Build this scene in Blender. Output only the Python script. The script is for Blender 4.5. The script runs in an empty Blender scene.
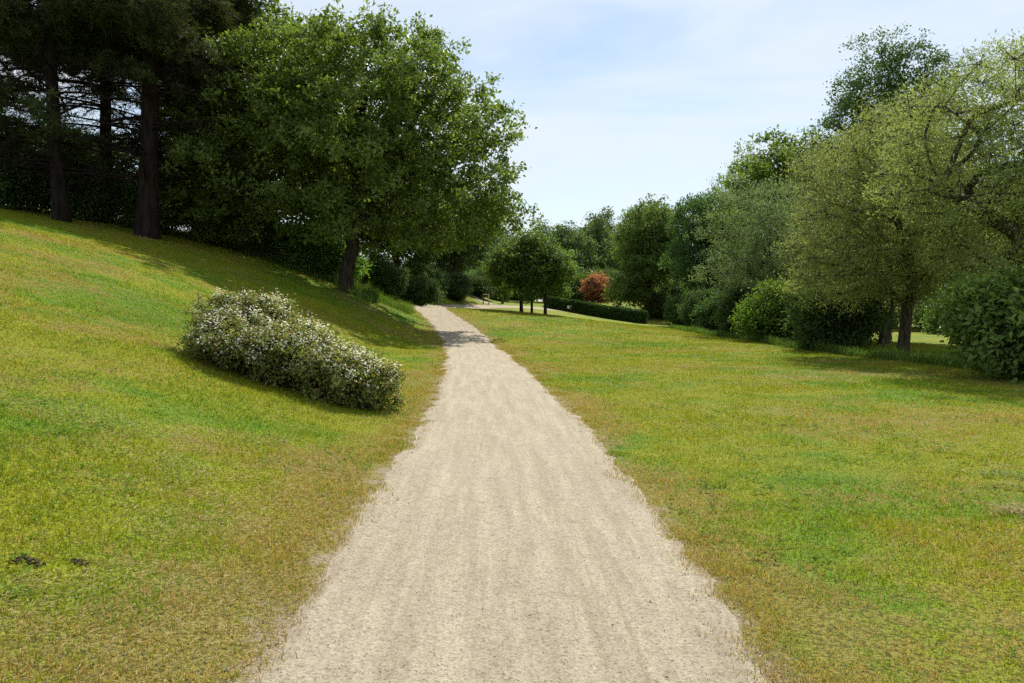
import bpy, math, random
import numpy as np
from mathutils import Vector

R = math.radians
sc = bpy.context.scene
COL = sc.collection
rng = np.random.default_rng(7)

# ------------------------------------------------------------------ terrain
def _table(knots, smooth):
    ys = np.arange(-60, 400, 0.25)
    v = np.interp(ys, [k[0] for k in knots], [k[1] for k in knots])
    n = int(smooth / 0.25) | 1
    k = np.hanning(n + 2)[1:-1]; k /= k.sum()
    v = np.convolve(np.pad(v, n // 2, mode='edge'), k, 'valid')
    return ys, v
PCX = _table([(-60, .4), (-6, .1), (3.4, .04), (6.6, -.03), (10, -.13), (14, -.29), (19, -.6), (25, -1.05), (31, -1.6), (36, -2.15),
              (41, -3.0), (45, -3.85), (49, -4.8), (53, -5.7), (57, -6.15), (61, -5.9), (66, -4.6), (71, -2.2), (76, 2.5), (80, 7), (90, 20), (400, 20)], 4)
PHX = _table([(-60, .4), (3.4, .04), (14, -.29), (25, -1.05), (36, -2.15), (45, -3.85), (53, -5.7), (60, -5.4), (70, -2.6), (82, -.5), (110, 0), (400, 0)], 4)
RISE = _table([(-60, 0), (33, 0), (40, .42), (46, .98), (52, 1.55), (56, 1.74), (60, 1.60), (66, 1.62), (72, 2.02), (78, 2.42), (86, 2.6), (100, 2.8), (400, 3.2)], 5)
TOE = _table([(-60, 1.6), (7, 1.6), (12, 2.3), (20, 3.5), (28, 3.7), (36, 2.6), (42, 1.5), (400, 1.45)], 4)
HW = 1.165
def pcx(y): return np.interp(y, *PCX)
def phw(y):
    s = (np.interp(np.asarray(y) + .5, *PCX) - np.interp(np.asarray(y) - .5, *PCX))
    return HW * np.sqrt(1 + s * s)
def sstep(a, b, x):
    t = np.clip((x - a) / (b - a), 0, 1); return t * t * (3 - 2 * t)
def _hash(ix, iy, seed):
    with np.errstate(over='ignore'):
        h = (ix.astype(np.int64) * 374761393 + iy.astype(np.int64) * 668265263 + seed * 974634721) & 0xffffffff
        h = ((h ^ (h >> 13)) * 1274126177) & 0xffffffff
        h = h ^ (h >> 16)
    return (h & 0xffff) / 65535.0
def vnoise(x, y, seed=0):
    x = np.asarray(x, float); y = np.asarray(y, float)
    ix = np.floor(x); iy = np.floor(y); fx = x - ix; fy = y - iy
    ux = fx * fx * (3 - 2 * fx); uy = fy * fy * (3 - 2 * fy)
    a = _hash(ix, iy, seed); b = _hash(ix + 1, iy, seed); c = _hash(ix, iy + 1, seed); d = _hash(ix + 1, iy + 1, seed)
    return (a * (1 - ux) + b * ux) * (1 - uy) + (c * (1 - ux) + d * ux) * uy - .5
def TZ(x, y, micro=True):
    x = np.asarray(x, float); y = np.asarray(y, float)
    t = np.interp(y, *PHX) - np.interp(y, *TOE) - x
    s = .5 * (t + np.sqrt(t * t + 1.3)); s = np.minimum(s, 40)
    A = .68 + .32 * sstep(6, 30, y)
    h = 9 * (1 - np.exp(-s / 17)) * A
    h = h * (1 - .35 * sstep(60, 110, y))
    g = 1 - sstep(-4, 16 + np.clip(y - 56, 0, 40) * .12, x)
    g = g + (1 - g) * sstep(80, 103, y) * (1 - .5 * sstep(14, 40, x))
    z = h + np.interp(y, *RISE) * g
    z = z + .35 * vnoise(x / 60 + 3, y / 60, 5) * sstep(30, 60, np.abs(x)) * 4
    if micro:
        off = sstep(.7, 2.0, np.abs(x - pcx(y)))
        z = z + off * (.05 * vnoise(x / 3.1, y / 3.1, 1) + .03 * vnoise(x / .9, y / .9, 2))
    return z
def tz(x, y): return float(TZ(np.array([x]), np.array([y]))[0])
def edge_dist(x, y): return (np.abs(x - pcx(y)) - phw(y))

# ------------------------------------------------------------------ mesh helpers
def mesh_np(name, V, F, mat, smooth=False, attrs=None):
    V = np.asarray(V, np.float32).reshape(-1, 3); F = np.asarray(F, np.int32)
    me = bpy.data.meshes.new(name)
    me.vertices.add(len(V)); me.vertices.foreach_set('co', V.ravel())
    k = F.shape[1]
    me.loops.add(F.size); me.loops.foreach_set('vertex_index', F.ravel())
    me.polygons.add(len(F)); me.polygons.foreach_set('loop_start', np.arange(len(F), dtype=np.int32) * k)
    me.polygons.foreach_set('use_smooth', np.full(len(F), smooth, dtype=bool))
    for an, av in (attrs or {}).items():
        a = me.attributes.new(an, 'FLOAT', 'POINT'); a.data.foreach_set('value', np.asarray(av, np.float32))
    me.update(calc_edges=True)
    me.materials.append(mat)
    return me
def link(name, me, parent=None, loc=None):
    o = bpy.data.objects.new(name, me); COL.objects.link(o)
    if parent: o.parent = parent
    if loc is not None: o.location = loc
    return o
def tag(o, label=None, cat=None, group=None, kind=None):
    if label: o['label'] = label
    if cat: o['category'] = cat
    if group: o['group'] = group
    if kind: o['kind'] = kind
    return o
def empty(name, x, y, z=None, rz=0, s=1):
    o = bpy.data.objects.new(name, None); COL.objects.link(o)
    o.empty_display_size = .3
    o.location = (x, y, tz(x, y) if z is None else z); o.rotation_euler = (0, 0, rz)
    o.scale = (s, s, s) if not isinstance(s, tuple) else s
    return o
def nrm(a): return a / np.maximum(np.linalg.norm(a, axis=-1, keepdims=True), 1e-9)

def leaf_quads(P, D, N, L, W, fold=.25):
    D = nrm(D); S = nrm(np.cross(D, N)); N2 = np.cross(S, D)
    L = np.broadcast_to(np.asarray(L, float), (len(P),))[:, None]; W = np.broadcast_to(np.asarray(W, float), (len(P),))[:, None]
    m = P + D * L * .45 + N2 * W * fold
    V = np.stack([P, m + S * W * .5, P + D * L, m - S * W * .5], 1).reshape(-1, 3)
    F = np.arange(len(P) * 4).reshape(-1, 4)
    return V, F
def leaf_hex(P, D, N, L, W, fold=.25):
    D = nrm(D); S = nrm(np.cross(D, N)); N2 = np.cross(S, D)
    L = np.broadcast_to(np.asarray(L, float), (len(P),))[:, None]; W = np.broadcast_to(np.asarray(W, float), (len(P),))[:, None]
    up = N2 * W * fold
    V = np.stack([P, P + D * L * .30 + S * W * .46 + up, P + D * L * .68 + S * W * .36 + up * .8, P + D * L - N2 * L * .10,
                  P + D * L * .68 - S * W * .36 + up * .8, P + D * L * .30 - S * W * .46 + up], 1).reshape(-1, 3)
    b = np.arange(len(P))[:, None] * 6
    return V, np.concatenate([b + np.array([[0, 1, 2, 3]]), b + np.array([[0, 3, 4, 5]])])
def prisms(A, B, ra, rb):
    d = nrm(B - A); up = np.where(np.abs(d[:, 2:3]) > .9, np.array([[1., 0, 0]]), np.array([[0, 0, 1.]]))
    s = nrm(np.cross(d, up)); t = np.cross(s, d)
    rings = []
    for c, r in ((A, ra), (B, rb)):
        r = np.broadcast_to(np.asarray(r, float), (len(A),))[:, None]
        for k in range(3):
            a = k * 2.0944; rings.append(c + (s * math.cos(a) + t * math.sin(a)) * r)
    V = np.stack(rings, 1).reshape(-1, 3)
    b = np.arange(len(A))[:, None] * 6
    F = np.concatenate([b + np.array([[0, 1, 4, 3]]), b + np.array([[1, 2, 5, 4]]), b + np.array([[2, 0, 3, 5]])])
    return V, F
def tube(pts, rad, n=7):
    pts = np.asarray(pts, float); rad = np.asarray(rad, float); m = len(pts)
    T = np.gradient(pts, axis=0); T = nrm(T)
    u = np.array([1., 0, 0]) if abs(T[0][0]) < .8 else np.array([0, 1., 0])
    V = []
    for i in range(m):
        u = u - T[i] * u.dot(T[i]); u /= max(np.linalg.norm(u), 1e-9); w = np.cross(T[i], u)
        a = np.arange(n) * 2 * math.pi / n
        V.append(pts[i] + rad[i] * (np.cos(a)[:, None] * u + np.sin(a)[:, None] * w))
    V = np.concatenate(V)
    F = []
    for i in range(m - 1):
        for k in range(n):
            F.append((i * n + k, i * n + (k + 1) % n, (i + 1) * n + (k + 1) % n, (i + 1) * n + k))
    return V, np.array(F)
def joinVF(parts):
    Vs, Fs, o = [], [], 0
    for V, F in parts:
        Vs.append(V); Fs.append(F + o); o += len(V)
    return np.concatenate(Vs), np.concatenate(Fs)

# ------------------------------------------------------------------ materials
class NT:
    def __init__(s, name):
        s.m = bpy.data.materials.new(name); s.m.use_nodes = True
        s.t = s.m.node_tree; s.t.nodes.clear()
        s.out = s.n('ShaderNodeOutputMaterial')
    def n(s, typ, **kw):
        nd = s.t.nodes.new(typ)
        for k, v in kw.items(): setattr(nd, k, v)
        return nd
    def l(s, a, b): s.t.links.new(a, b)
    def inp(s, nd, **kw):
        for k, v in kw.items(): nd.inputs[k.replace('_', ' ')].default_value = v
        return nd
    def noise(s, scale, detail=3, rough=.55, vec=None, dist=0):
        nd = s.n('ShaderNodeTexNoise'); s.inp(nd, Scale=scale, Detail=detail, Roughness=rough, Distortion=dist)
        if vec is not None: s.l(vec, nd.inputs['Vector'])
        return nd.outputs['Fac']
    def ramp(s, fac, a, b):
        nd = s.n('ShaderNodeMapRange', interpolation_type='SMOOTHSTEP'); s.inp(nd, From_Min=a, From_Max=b)
        s.l(fac, nd.inputs['Value']); return nd.outputs['Result']
    def mix(s, fac, a, b, mode='MIX'):
        nd = s.n('ShaderNodeMix', data_type='RGBA', blend_type=mode)
        for v, i in ((fac, 0), (a, 6), (b, 7)):
            if isinstance(v, (int, float)): nd.inputs[i].default_value = v
            elif isinstance(v, tuple): nd.inputs[i].default_value = v + (1,) if len(v) == 3 else v
            else: s.l(v, nd.inputs[i])
        return nd.outputs[2]
    def math(s, op, a, b=None):
        nd = s.n('ShaderNodeMath', operation=op)
        for v, i in ((a, 0), (b, 1)):
            if v is None: continue
            if isinstance(v, (int, float)): nd.inputs[i].default_value = v
            else: s.l(v, nd.inputs[i])
        return nd.outputs[0]

def leaf_mat(name, a, b, trans=.35, tcol=None, rough=.5, spec=.35, c=None, cfrac=.0):
    s = NT(name)
    g = s.n('ShaderNodeNewGeometry'); oi = s.n('ShaderNodeObjectInfo'); tc = s.n('ShaderNodeTexCoord')
    col = s.mix(g.outputs['Random Per Island'], a, b)
    if c is not None:
        f = s.math('GREATER_THAN', s.math('FRACT', s.math('MULTIPLY', g.outputs['Random Per Island'], 37.13)), 1 - cfrac)
        col = s.mix(f, col, c)
    nz = s.ramp(s.noise(.55, 2, vec=tc.outputs['Object']), .3, .7)
    hsv = s.n('ShaderNodeHueSaturation'); s.l(col, hsv.inputs['Color'])
    val = s.math('ADD', s.math('MULTIPLY', nz, .3), s.math('ADD', s.math('MULTIPLY', oi.outputs['Random'], .25), .72))
    s.l(val, hsv.inputs['Value'])
    s.l(s.math('ADD', s.math('MULTIPLY', oi.outputs['Random'], .03), .487), hsv.inputs['Hue'])
    col = hsv.outputs['Color']
    p = s.n('ShaderNodeBsdfPrincipled'); s.inp(p, Roughness=rough); p.inputs['Specular IOR Level'].default_value = spec
    s.l(col, p.inputs['Base Color'])
    t = s.n('ShaderNodeBsdfTranslucent')
    s.l(s.mix(1.0, col, tcol or (1.25, 1.3, .6), 'MULTIPLY'), t.inputs['Color'])
    mx = s.n('ShaderNodeMixShader'); mx.inputs[0].default_value = trans
    s.l(p.outputs[0], mx.inputs[1]); s.l(t.outputs[0], mx.inputs[2]); s.l(mx.outputs[0], s.out.inputs['Surface'])
    return s.m
def bark_mat(name, a, b, scale=6):
    s = NT(name); tc = s.n('ShaderNodeTexCoord')
    mp = s.n('ShaderNodeMapping'); mp.inputs['Scale'].default_value = (scale, scale, scale * .22); s.l(tc.outputs['Object'], mp.inputs['Vector'])
    n1 = s.noise(1.6, 6, .65, mp.outputs[0])
    col = s.mix(s.ramp(n1, .35, .65), a, b)
    p = s.n('ShaderNodeBsdfPrincipled'); s.inp(p, Roughness=.9); p.inputs['Specular IOR Level'].default_value = .15
    s.l(col, p.inputs['Base Color'])
    bp = s.n('ShaderNodeBump'); s.inp(bp, Strength=.8, Distance=.04); s.l(n1, bp.inputs['Height']); s.l(bp.outputs[0], p.inputs['Normal'])
    s.l(p.outputs[0], s.out.inputs['Surface']); return s.m
def plain_mat(name, a, b, scale=8, rough=.85, bump=.3):
    s = NT(name); tc = s.n('ShaderNodeTexCoord')
    n1 = s.noise(scale, 5, .6, tc.outputs['Object'])
    p = s.n('ShaderNodeBsdfPrincipled'); s.inp(p, Roughness=rough); p.inputs['Specular IOR Level'].default_value = .2
    s.l(s.mix(s.ramp(n1, .3, .7), a, b), p.inputs['Base Color'])
    bp = s.n('ShaderNodeBump'); s.inp(bp, Strength=bump, Distance=.02); s.l(n1, bp.inputs['Height']); s.l(bp.outputs[0], p.inputs['Normal'])
    s.l(p.outputs[0], s.out.inputs['Surface']); return s.m

LUSH, OLIVE, DRY = (.115, .228, .012), (.245, .262, .014), (.33, .235, .080)
def lawn_colour(s, blades):
    g = s.n('ShaderNodeNewGeometry'); pos = g.outputs['Position']
    at = s.n('ShaderNodeAttribute', attribute_name='edge'); e = at.outputs['Fac']
    n1 = s.noise(.16, 3, .55, pos); n2 = s.noise(.75, 4, .6, pos); n3 = s.noise(5, 4, .65, pos)
    green = s.ramp(s.math('ADD', s.math('MULTIPLY', n1, .55), s.math('MULTIPLY', n2, .45)), .46, .60)
    col = s.mix(green, OLIVE, LUSH)
    off = s.n('ShaderNodeVectorMath', operation='ADD'); s.l(pos, off.inputs[0]); off.inputs[1].default_value = (31, 17, 5)
    n4 = s.noise(.33, 3, .6, off.outputs[0])
    dry = s.math('ADD', s.math('MULTIPLY', n4, .62), s.math('MULTIPLY', n3, .38))
    near = s.n('ShaderNodeMapRange'); s.inp(near, From_Min=0., From_Max=.9, To_Min=.15, To_Max=0.); s.l(e, near.inputs['Value'])
    cam = s.n('ShaderNodeVectorMath', operation='LENGTH'); s.l(pos, cam.inputs[0])
    dry = s.math('ADD', dry, near.outputs[0])
    dry = s.ramp(dry, .485, .63)
    return g, pos, e, col, dry, n3
def lawn_mat():
    s = NT('lawn'); g, pos, e, col, dry, n3 = lawn_colour(s, False)
    col = s.mix(s.math('MULTIPLY', dry, .7), col, (.26, .20, .065))
    fine = s.noise(38, 3, .7, pos)
    col = s.mix(s.ramp(fine, .62, .38), col, (.35, .35, .3), 'MULTIPLY') if False else s.mix(s.ramp(fine, .55, .35), col, (.075, .075, .018))
    soil = s.ramp(s.math('ADD', e, s.math('MULTIPLY', s.math('SUBTRACT', n3, .5), .8)), .10, -.06)
    col = s.mix(soil, col, (.29, .235, .15))
    p = s.n('ShaderNodeBsdfPrincipled'); s.inp(p, Roughness=.9); p.inputs['Specular IOR Level'].default_value = .1
    s.l(col, p.inputs['Base Color'])
    bp = s.n('ShaderNodeBump'); s.inp(bp, Strength=.9, Distance=.05)
    s.l(s.math('ADD', fine, n3), bp.inputs['Height']); s.l(bp.outputs[0], p.inputs['Normal'])
    s.l(p.outputs[0], s.out.inputs['Surface']); return s.m
def blade_mat():
    s = NT('grass_blade'); g, pos, e, col, dry, n3 = lawn_colour(s, True)
    r = g.outputs['Random Per Island']
    isdry = s.math('LESS_THAN', r, s.math('ADD', s.math('MULTIPLY', dry, .68), .05))
    r2 = s.math('FRACT', s.math('MULTIPLY', r, 91.7))
    dcol = s.mix(r2, (.43, .315, .11), (.30, .215, .06))
    gcol = s.mix(s.math('MULTIPLY', r2, .8), col, s.mix(.5, col, (.15, .24, .010)))
    col = s.mix(isdry, gcol, dcol)
    p = s.n('ShaderNodeBsdfPrincipled'); s.inp(p, Roughness=.6); p.inputs['Specular IOR Level'].default_value = .10
    s.l(col, p.inputs['Base Color'])
    t = s.n('ShaderNodeBsdfTranslucent'); s.l(s.mix(1., col, (1.3, 1.25, .7), 'MULTIPLY'), t.inputs['Color'])
    mx = s.n('ShaderNodeMixShader'); mx.inputs[0].default_value = .4
    s.l(p.outputs[0], mx.inputs[1]); s.l(t.outputs[0], mx.inputs[2]); s.l(mx.outputs[0], s.out.inputs['Surface'])
    return s.m
def path_mat():
    s = NT('crushed_stone')
    g = s.n('ShaderNodeNewGeometry'); pos = g.outputs['Position']
    au = s.n('ShaderNodeAttribute', attribute_name='across'); av = s.n('ShaderNodeAttribute', attribute_name='along')
    cx = s.n('ShaderNodeCombineXYZ'); s.l(au.outputs['Fac'], cx.inputs[0]); s.l(s.math('MULTIPLY', av.outputs['Fac'], .055), cx.inputs[1])
    trk = s.noise(9, 5, .65, cx.outputs[0])
    big = s.noise(.9, 4, .6, pos); mid = s.noise(9, 5, .7, pos); fine = s.noise(42, 5, .8, pos)
    vor = s.n('ShaderNodeTexVoronoi'); s.inp(vor, Scale=85.); s.l(pos, vor.inputs['Vector'])
    col = s.mix(s.ramp(trk, .33, .67), (.312, .266, .190), (.415, .362, .268))
    col = s.mix(s.math('MULTIPLY', s.ramp(big, .35, .7), .45), col, (.33, .283, .215))
    col = s.mix(s.math('MULTIPLY', s.ramp(mid, .50, .66), .40), col, (.235, .188, .128))
    col = s.mix(s.math('MULTIPLY', s.ramp(fine, .53, .66), .70), col, (.15, .12, .085))
    col = s.mix(s.math('MULTIPLY', s.ramp(vor.outputs['Distance'], .30, .1), .35), col, (.55, .49, .39))
    vc = s.n('ShaderNodeTexVoronoi'); s.inp(vc, Scale=78.); s.l(pos, vc.inputs['Vector'])
    sp = s.n('ShaderNodeSeparateColor'); s.l(vc.outputs['Color'], sp.inputs[0])
    col = s.mix(.5, col, s.mix(sp.outputs[0], (.62, .60, .56), (1.30, 1.28, 1.25)), 'MULTIPLY')
    hole = s.math('MULTIPLY', s.math('GREATER_THAN', sp.outputs[1], .86), s.ramp(vc.outputs['Distance'], .55, .25))
    col = s.mix(s.math('MULTIPLY', hole, .75), col, (.11, .09, .068))
    cx2 = s.n('ShaderNodeCombineXYZ'); s.l(s.math('ADD', au.outputs['Fac'], s.math('MULTIPLY', big, .10)), cx2.inputs[0]); s.l(s.math('MULTIPLY', av.outputs['Fac'], .015), cx2.inputs[1])
    rut = s.ramp(s.noise(26, 2, .5, cx2.outputs[0]), .60, .74)
    col = s.mix(s.math('MULTIPLY', rut, .45), col, (.27, .205, .135))
    mar = s.ramp(s.math('ADD', s.math('ABSOLUTE', au.outputs['Fac']), s.math('MULTIPLY', s.math('SUBTRACT', mid, .5), .5)), .82, 1.12)
    col = s.mix(s.math('MULTIPLY', mar, .6), col, (.30, .245, .175))
    p = s.n('ShaderNodeBsdfPrincipled'); s.inp(p, Roughness=.95); p.inputs['Specular IOR Level'].default_value = .1
    s.l(col, p.inputs['Base Color'])
    bp = s.n('ShaderNodeBump'); s.inp(bp, Strength=.9, Distance=.014)
    s.l(s.math('ADD', s.math('ADD', fine, s.math('MULTIPLY', mid, .8)), s.math('MULTIPLY', trk, 1.6)), bp.inputs['Height']); s.l(bp.outputs[0], p.inputs['Normal'])
    s.l(p.outputs[0], s.out.inputs['Surface']); return s.m

M = dict(
    lawn=lawn_mat(), blade=blade_mat(), path=path_mat(),
    stone=plain_mat('loose_stone', (.42, .35, .26), (.62, .54, .41), 30),
    soil=plain_mat('dark_soil', (.030, .022, .015), (.085, .062, .042), 25, .95, .8),
    wood=plain_mat('weathered_wood', (.42, .36, .27), (.58, .52, .42), 12),
    darkwood=plain_mat('brown_wood', (.075, .05, .035), (.13, .09, .06), 12),
    white=plain_mat('white_paint', (.70, .70, .68), (.80, .80, .78), 6, .5, .05),
    bark=bark_mat('brown_bark', (.022, .017, .013), (.07, .056, .042)),
    bark_pine=bark_mat('pine_bark', (.011, .008, .006), (.032, .023, .018), 4),
    bark_grey=bark_mat('grey_bark', (.03, .025, .02), (.095, .08, .06), 9),
    oak=leaf_mat('oak_leaf', (.088, .138, .026), (.185, .225, .052), .46, None, .45, .3),
    broad=leaf_mat('broad_leaf', (.078, .138, .030), (.140, .195, .052), .46, None, .5, .2),
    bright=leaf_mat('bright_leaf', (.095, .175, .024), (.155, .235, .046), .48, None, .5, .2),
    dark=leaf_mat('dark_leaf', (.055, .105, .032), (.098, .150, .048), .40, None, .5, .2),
    willow=leaf_mat('willow_leaf', (.178, .230, .066), (.285, .320, .118), .50, (1.15, 1.1, .7), .55, .15),
    grey=leaf_mat('grey_leaf', (.130, .205, .070), (.210, .272, .110), .48, (1.1, 1.1, .8), .55, .15),
    far=leaf_mat('far_leaf', (.085, .140, .055), (.130, .180, .078), .42, None, .6, .1),
    pine=leaf_mat('pine_needle', (.045, .072, .024), (.088, .108, .038), .32, (1.1, 1.05, .6), .6, .1),
    red=leaf_mat('red_leaf', (.34, .130, .075), (.46, .23, .13), .45, (1.15, .95, .8), .6, .1),
    elder=leaf_mat('elder_leaf', (.120, .215, .045), (.200, .300, .085), .48, None, .45, .3),
    shrub=leaf_mat('shrub_leaf', (.120, .165, .038), (.285, .305, .095), .46, (1.15, 1.1, .65), .6, .1, (.28, .19, .09), .12),
    petal=leaf_mat('white_petal', (.87, .83, .66), (.90, .88, .75), .45, (1, 1, .95), .6, .1),
    hedge=leaf_mat('hedge_leaf', (.028, .060, .015), (.066, .105, .026), .28, None, .6, .1),
    tall=leaf_mat('tall_grass_blade', (.075, .150, .020), (.150, .200, .040), .4),
    weed=leaf_mat('weed_leaf', (.11, .21, .020), (.18, .28, .035), .45, None, .6, .1),
    litter=leaf_mat('dead_leaf', (.07, .045, .025), (.20, .13, .06), .2, (1, .9, .7), .7, .1),
    straw=leaf_mat('straw', (.33, .25, .10), (.52, .42, .21), .25, (1, .95, .8), .7, .15),
)

# ------------------------------------------------------------------ ground + path
def lines(lo, hi, step, far, n):
    core = np.arange(lo, hi + 1e-6, step)
    g = np.geomspace(step * 1.5, far, n)
    return np.concatenate([(lo - g)[::-1], core, hi + g])
def grid_mesh(name, xs, ys, mat):
    X, Y = np.meshgrid(xs, ys)
    Z = TZ(X, Y)
    e = edge_dist(X, Y)
    Z = Z - .06 * sstep(-.12, -.35, e) * (Y < 85)
    nx, ny = len(xs), len(ys)
    i = (np.arange(ny - 1)[:, None] * nx + np.arange(nx - 1)[None]).ravel()
    F = np.stack([i, i + 1, i + nx + 1, i + nx], 1)
    return mesh_np(name, np.stack([X, Y, Z], -1), F, mat, True, {'edge': np.where(Y < 85, e, 5).ravel()})
g = link('ground', grid_mesh('ground', lines(-40, 36, .28, 1600, 26), lines(-6, 112, .28, 1600, 26), M['lawn']))
tag(g, kind='structure')

ys = np.concatenate([np.arange(-6, 16, .06), np.arange(16, 40, .12), np.arange(40, 84, .2)])
us = np.linspace(-1, 1, 41)
us = np.sign(us) * np.abs(us) ** .8
U, Y = np.meshgrid(us, ys)
slope = (np.interp(Y + .5, *PCX) - np.interp(Y - .5, *PCX))
wob = 1 + .18 * vnoise(Y / 2.7, U * 0 + np.sign(U) * 3, 10) + .12 * vnoise(Y / 1.1, U * 0 + np.sign(U) * 3, 11) + .10 * vnoise(Y / .33, np.sign(U) * 3 + U * 0, 12) + .06 * vnoise(Y / .12, np.sign(U) * 3 + U * 0, 13)
hw = (HW + .10) * np.where(np.abs(U) > .5, 1 + (wob - 1) * (np.abs(U) - .5) * 2, 1)
nx_, ny_ = 1 / np.sqrt(1 + slope ** 2), -slope / np.sqrt(1 + slope ** 2)
X = pcx(Y) + U * hw * nx_; Y2 = Y + U * hw * ny_
Z = TZ(X, Y2) + .014 - .035 * sstep(.80, 1.0, np.abs(U)) + .006 * vnoise(X / .25, Y2 / .6, 21) + .004 * vnoise(X / .08, Y2 / .1, 22)
nu, nyy = len(us), len(ys)
i = (np.arange(nyy - 1)[:, None] * nu + np.arange(nu - 1)[None]).ravel()
pm = mesh_np('path', np.stack([X, Y2, Z], -1), np.stack([i, i + 1, i + nu + 1, i + nu], 1), M['path'], True,
             {'across': U.ravel(), 'along': Y.ravel()})
tag(link('gravel_path', pm), kind='structure')
# the narrow side path that comes down the far bank
q = np.linspace(0, 1, 60)
bx = -6.4 + q * 5.0 + .3 * np.sin(q * 6); by = 83 - q * 9.5
V = []
for s_ in np.linspace(-.55, .55, 7):
    V.append(np.stack([bx + s_ * .8, by + s_ * .5, TZ(bx + s_ * .8, by + s_ * .5) + .03 - .05 * (abs(s_) > .5)], -1))
V = np.stack(V, 1)
i = (np.arange(59)[:, None] * 7 + np.arange(6)[None]).ravel()
tag(link('side_path', mesh_np('side_path', V, np.stack([i, i + 1, i + 8, i + 7], 1), M['path'], True,
    {'across': np.tile(np.linspace(-1, 1, 7), 60), 'along': np.repeat(q * 11, 7)})), kind='structure')

# loose stones on the path
n = 15000
d = 2.0 + 16 * rng.random(n) ** 1.5
uu = rng.uniform(-1.12, 1.12, n)
uu = np.where(rng.random(n) < .35, np.sign(uu) * rng.uniform(.82, 1.28, n), uu)
px = pcx(d) + uu * HW; r_ = (.0014 + .0042 * rng.random(n) ** 3) * np.where(np.abs(uu) > .85, 1.35, 1)
pz = TZ(px, d) + .014 - .02 * sstep(.85, 1.1, np.abs(uu)) + r_ * .35
base = np.array([[1, 0, 0], [0, 1, 0], [-1, 0, 0], [0, -1, 0], [0, 0, .8], [0, 0, -.8]], float)
ang = rng.random(n) * 6.28; ca, sa = np.cos(ang), np.sin(ang)
sh = rng.uniform(.6, 1.3, (n, 6, 3)) * base[None]
vx = sh[..., 0] * ca[:, None] - sh[..., 1] * sa[:, None]; vy = sh[..., 0] * sa[:, None] + sh[..., 1] * ca[:, None]
V = np.stack([px[:, None] + vx * r_[:, None], d[:, None] + vy * r_[:, None], pz[:, None] + sh[..., 2] * r_[:, None]], -1)
T8 = np.array([[0, 1, 4], [1, 2, 4], [2, 3, 4], [3, 0, 4], [1, 0, 5], [2, 1, 5], [3, 2, 5], [0, 3, 5]])
tag(link('gravel', mesh_np('gravel', V, (np.arange(n)[:, None, None] * 6 + T8).reshape(-1, 3), M['stone'])), kind='stuff')

# ------------------------------------------------------------------ grass
def blades(P, H, W, lean, az=None):
    n = len(P)
    az = rng.random(n) * 6.283 if az is None else az
    D = np.stack([np.cos(az), np.sin(az), 0 * az], -1)
    f = rng.random(n) * 6.283
    S = np.stack([np.cos(f), np.sin(f), 0 * f], -1) * (W * .5)[:, None]
    up = np.array([[0, 0, 1.]])
    mid = P + D * (H * lean * .35)[:, None] + up * (H * .6 * np.sqrt(np.clip(1 - (lean * .5) ** 2, .1, 1)))[:, None]
    tip = P + D * (H * lean)[:, None] + up * (H * np.sqrt(np.clip(1 - (lean * .8) ** 2, .12, 1)))[:, None]
    V = np.stack([P - S, P + S, mid + S * .8, mid - S * .8, tip], 1).reshape(-1, 3)
    b = np.arange(n)[:, None, None] * 5
    F = (b + np.array([[0, 1, 2], [0, 2, 3], [3, 2, 4]])).reshape(-1, 3)
    return V, F
def lawn_points(n, d0, d1, pw):
    dd = np.linspace(d0, d1, 2000); w = dd * np.minimum(1, (4.5 / dd) ** pw); c = np.cumsum(w); c /= c[-1]
    d = np.interp(rng.random(n), c, dd); th = rng.uniform(-.84, .84, n)
    return d * np.sin(th), d * np.cos(th) - .6, d
x, y, d = lawn_points(760000, 2.2, 62, 1.6)
e = edge_dist(x, y)
keep = (e > -.06 + (.24 * vnoise(x / .3, y / .3, 31) + .30 * vnoise(x / .95, y / .95, 32)) + .14 * rng.random(len(x)) ** 3) & (x > -32) & (x < 20)
# trodden thin margins and bare spots
thin = vnoise(x / .55, y / .55, 33) + .5
keep &= rng.random(len(x)) < np.clip(.45 + e * 1.3 + thin * .3, 0, 1)
x, y, d, e = x[keep], y[keep], d[keep], e[keep]
tuft = vnoise(x / .35, y / .35, 34) + .5; big = vnoise(x / 1.8, y / 1.8, 35) + .5
H = (.014 + .052 * tuft ** 2 * rng.random(len(x)) + .024 * big ** 2) * (1 + .018 * d) * rng.uniform(.7, 1.3, len(x))
W = .0042 * (np.maximum(d, 4.5) / 4.5) ** .85 * rng.uniform(.7, 1.4, len(x))
P = np.stack([x, y, TZ(x, y) - .004], -1)
V, F = blades(P, H, W, rng.uniform(.15, 1.05, len(x)))
tag(link('grass', mesh_np('grass', V, F, M['blade'], False, {'edge': np.repeat(e, 5)})), kind='stuff')

# ragged tufts creeping over the path edge
n = 60000
yy = 1.8 + 34 * rng.random(n) ** 1.7; sd = np.sign(rng.random(n) - .5); ee = rng.normal(.05, .14, n)
xx = pcx(yy) + sd * (phw(yy) + ee)
k = vnoise(xx / .22, yy / .22, 71) + .8 * vnoise(xx / .7, yy / .7, 72)
kp = k > .12 + .9 * np.maximum(0, -ee); xx, yy, ee, k = xx[kp], yy[kp], ee[kp], k[kp]
V, F = blades(np.stack([xx, yy, TZ(xx, yy) - .004], -1), (.02 + .055 * np.clip(k, 0, 1)) * rng.uniform(.6, 1.4, len(xx)), .0042 * (np.maximum(yy, 4.5) / 4.5) ** .8, rng.uniform(.3, 1.1, len(xx)))
tag(link('edge_grass', mesh_np('edge_grass', V, F, M['blade'], False, {'edge': np.repeat(np.maximum(ee, 0) + .12, 5)})), kind='stuff')

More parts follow.
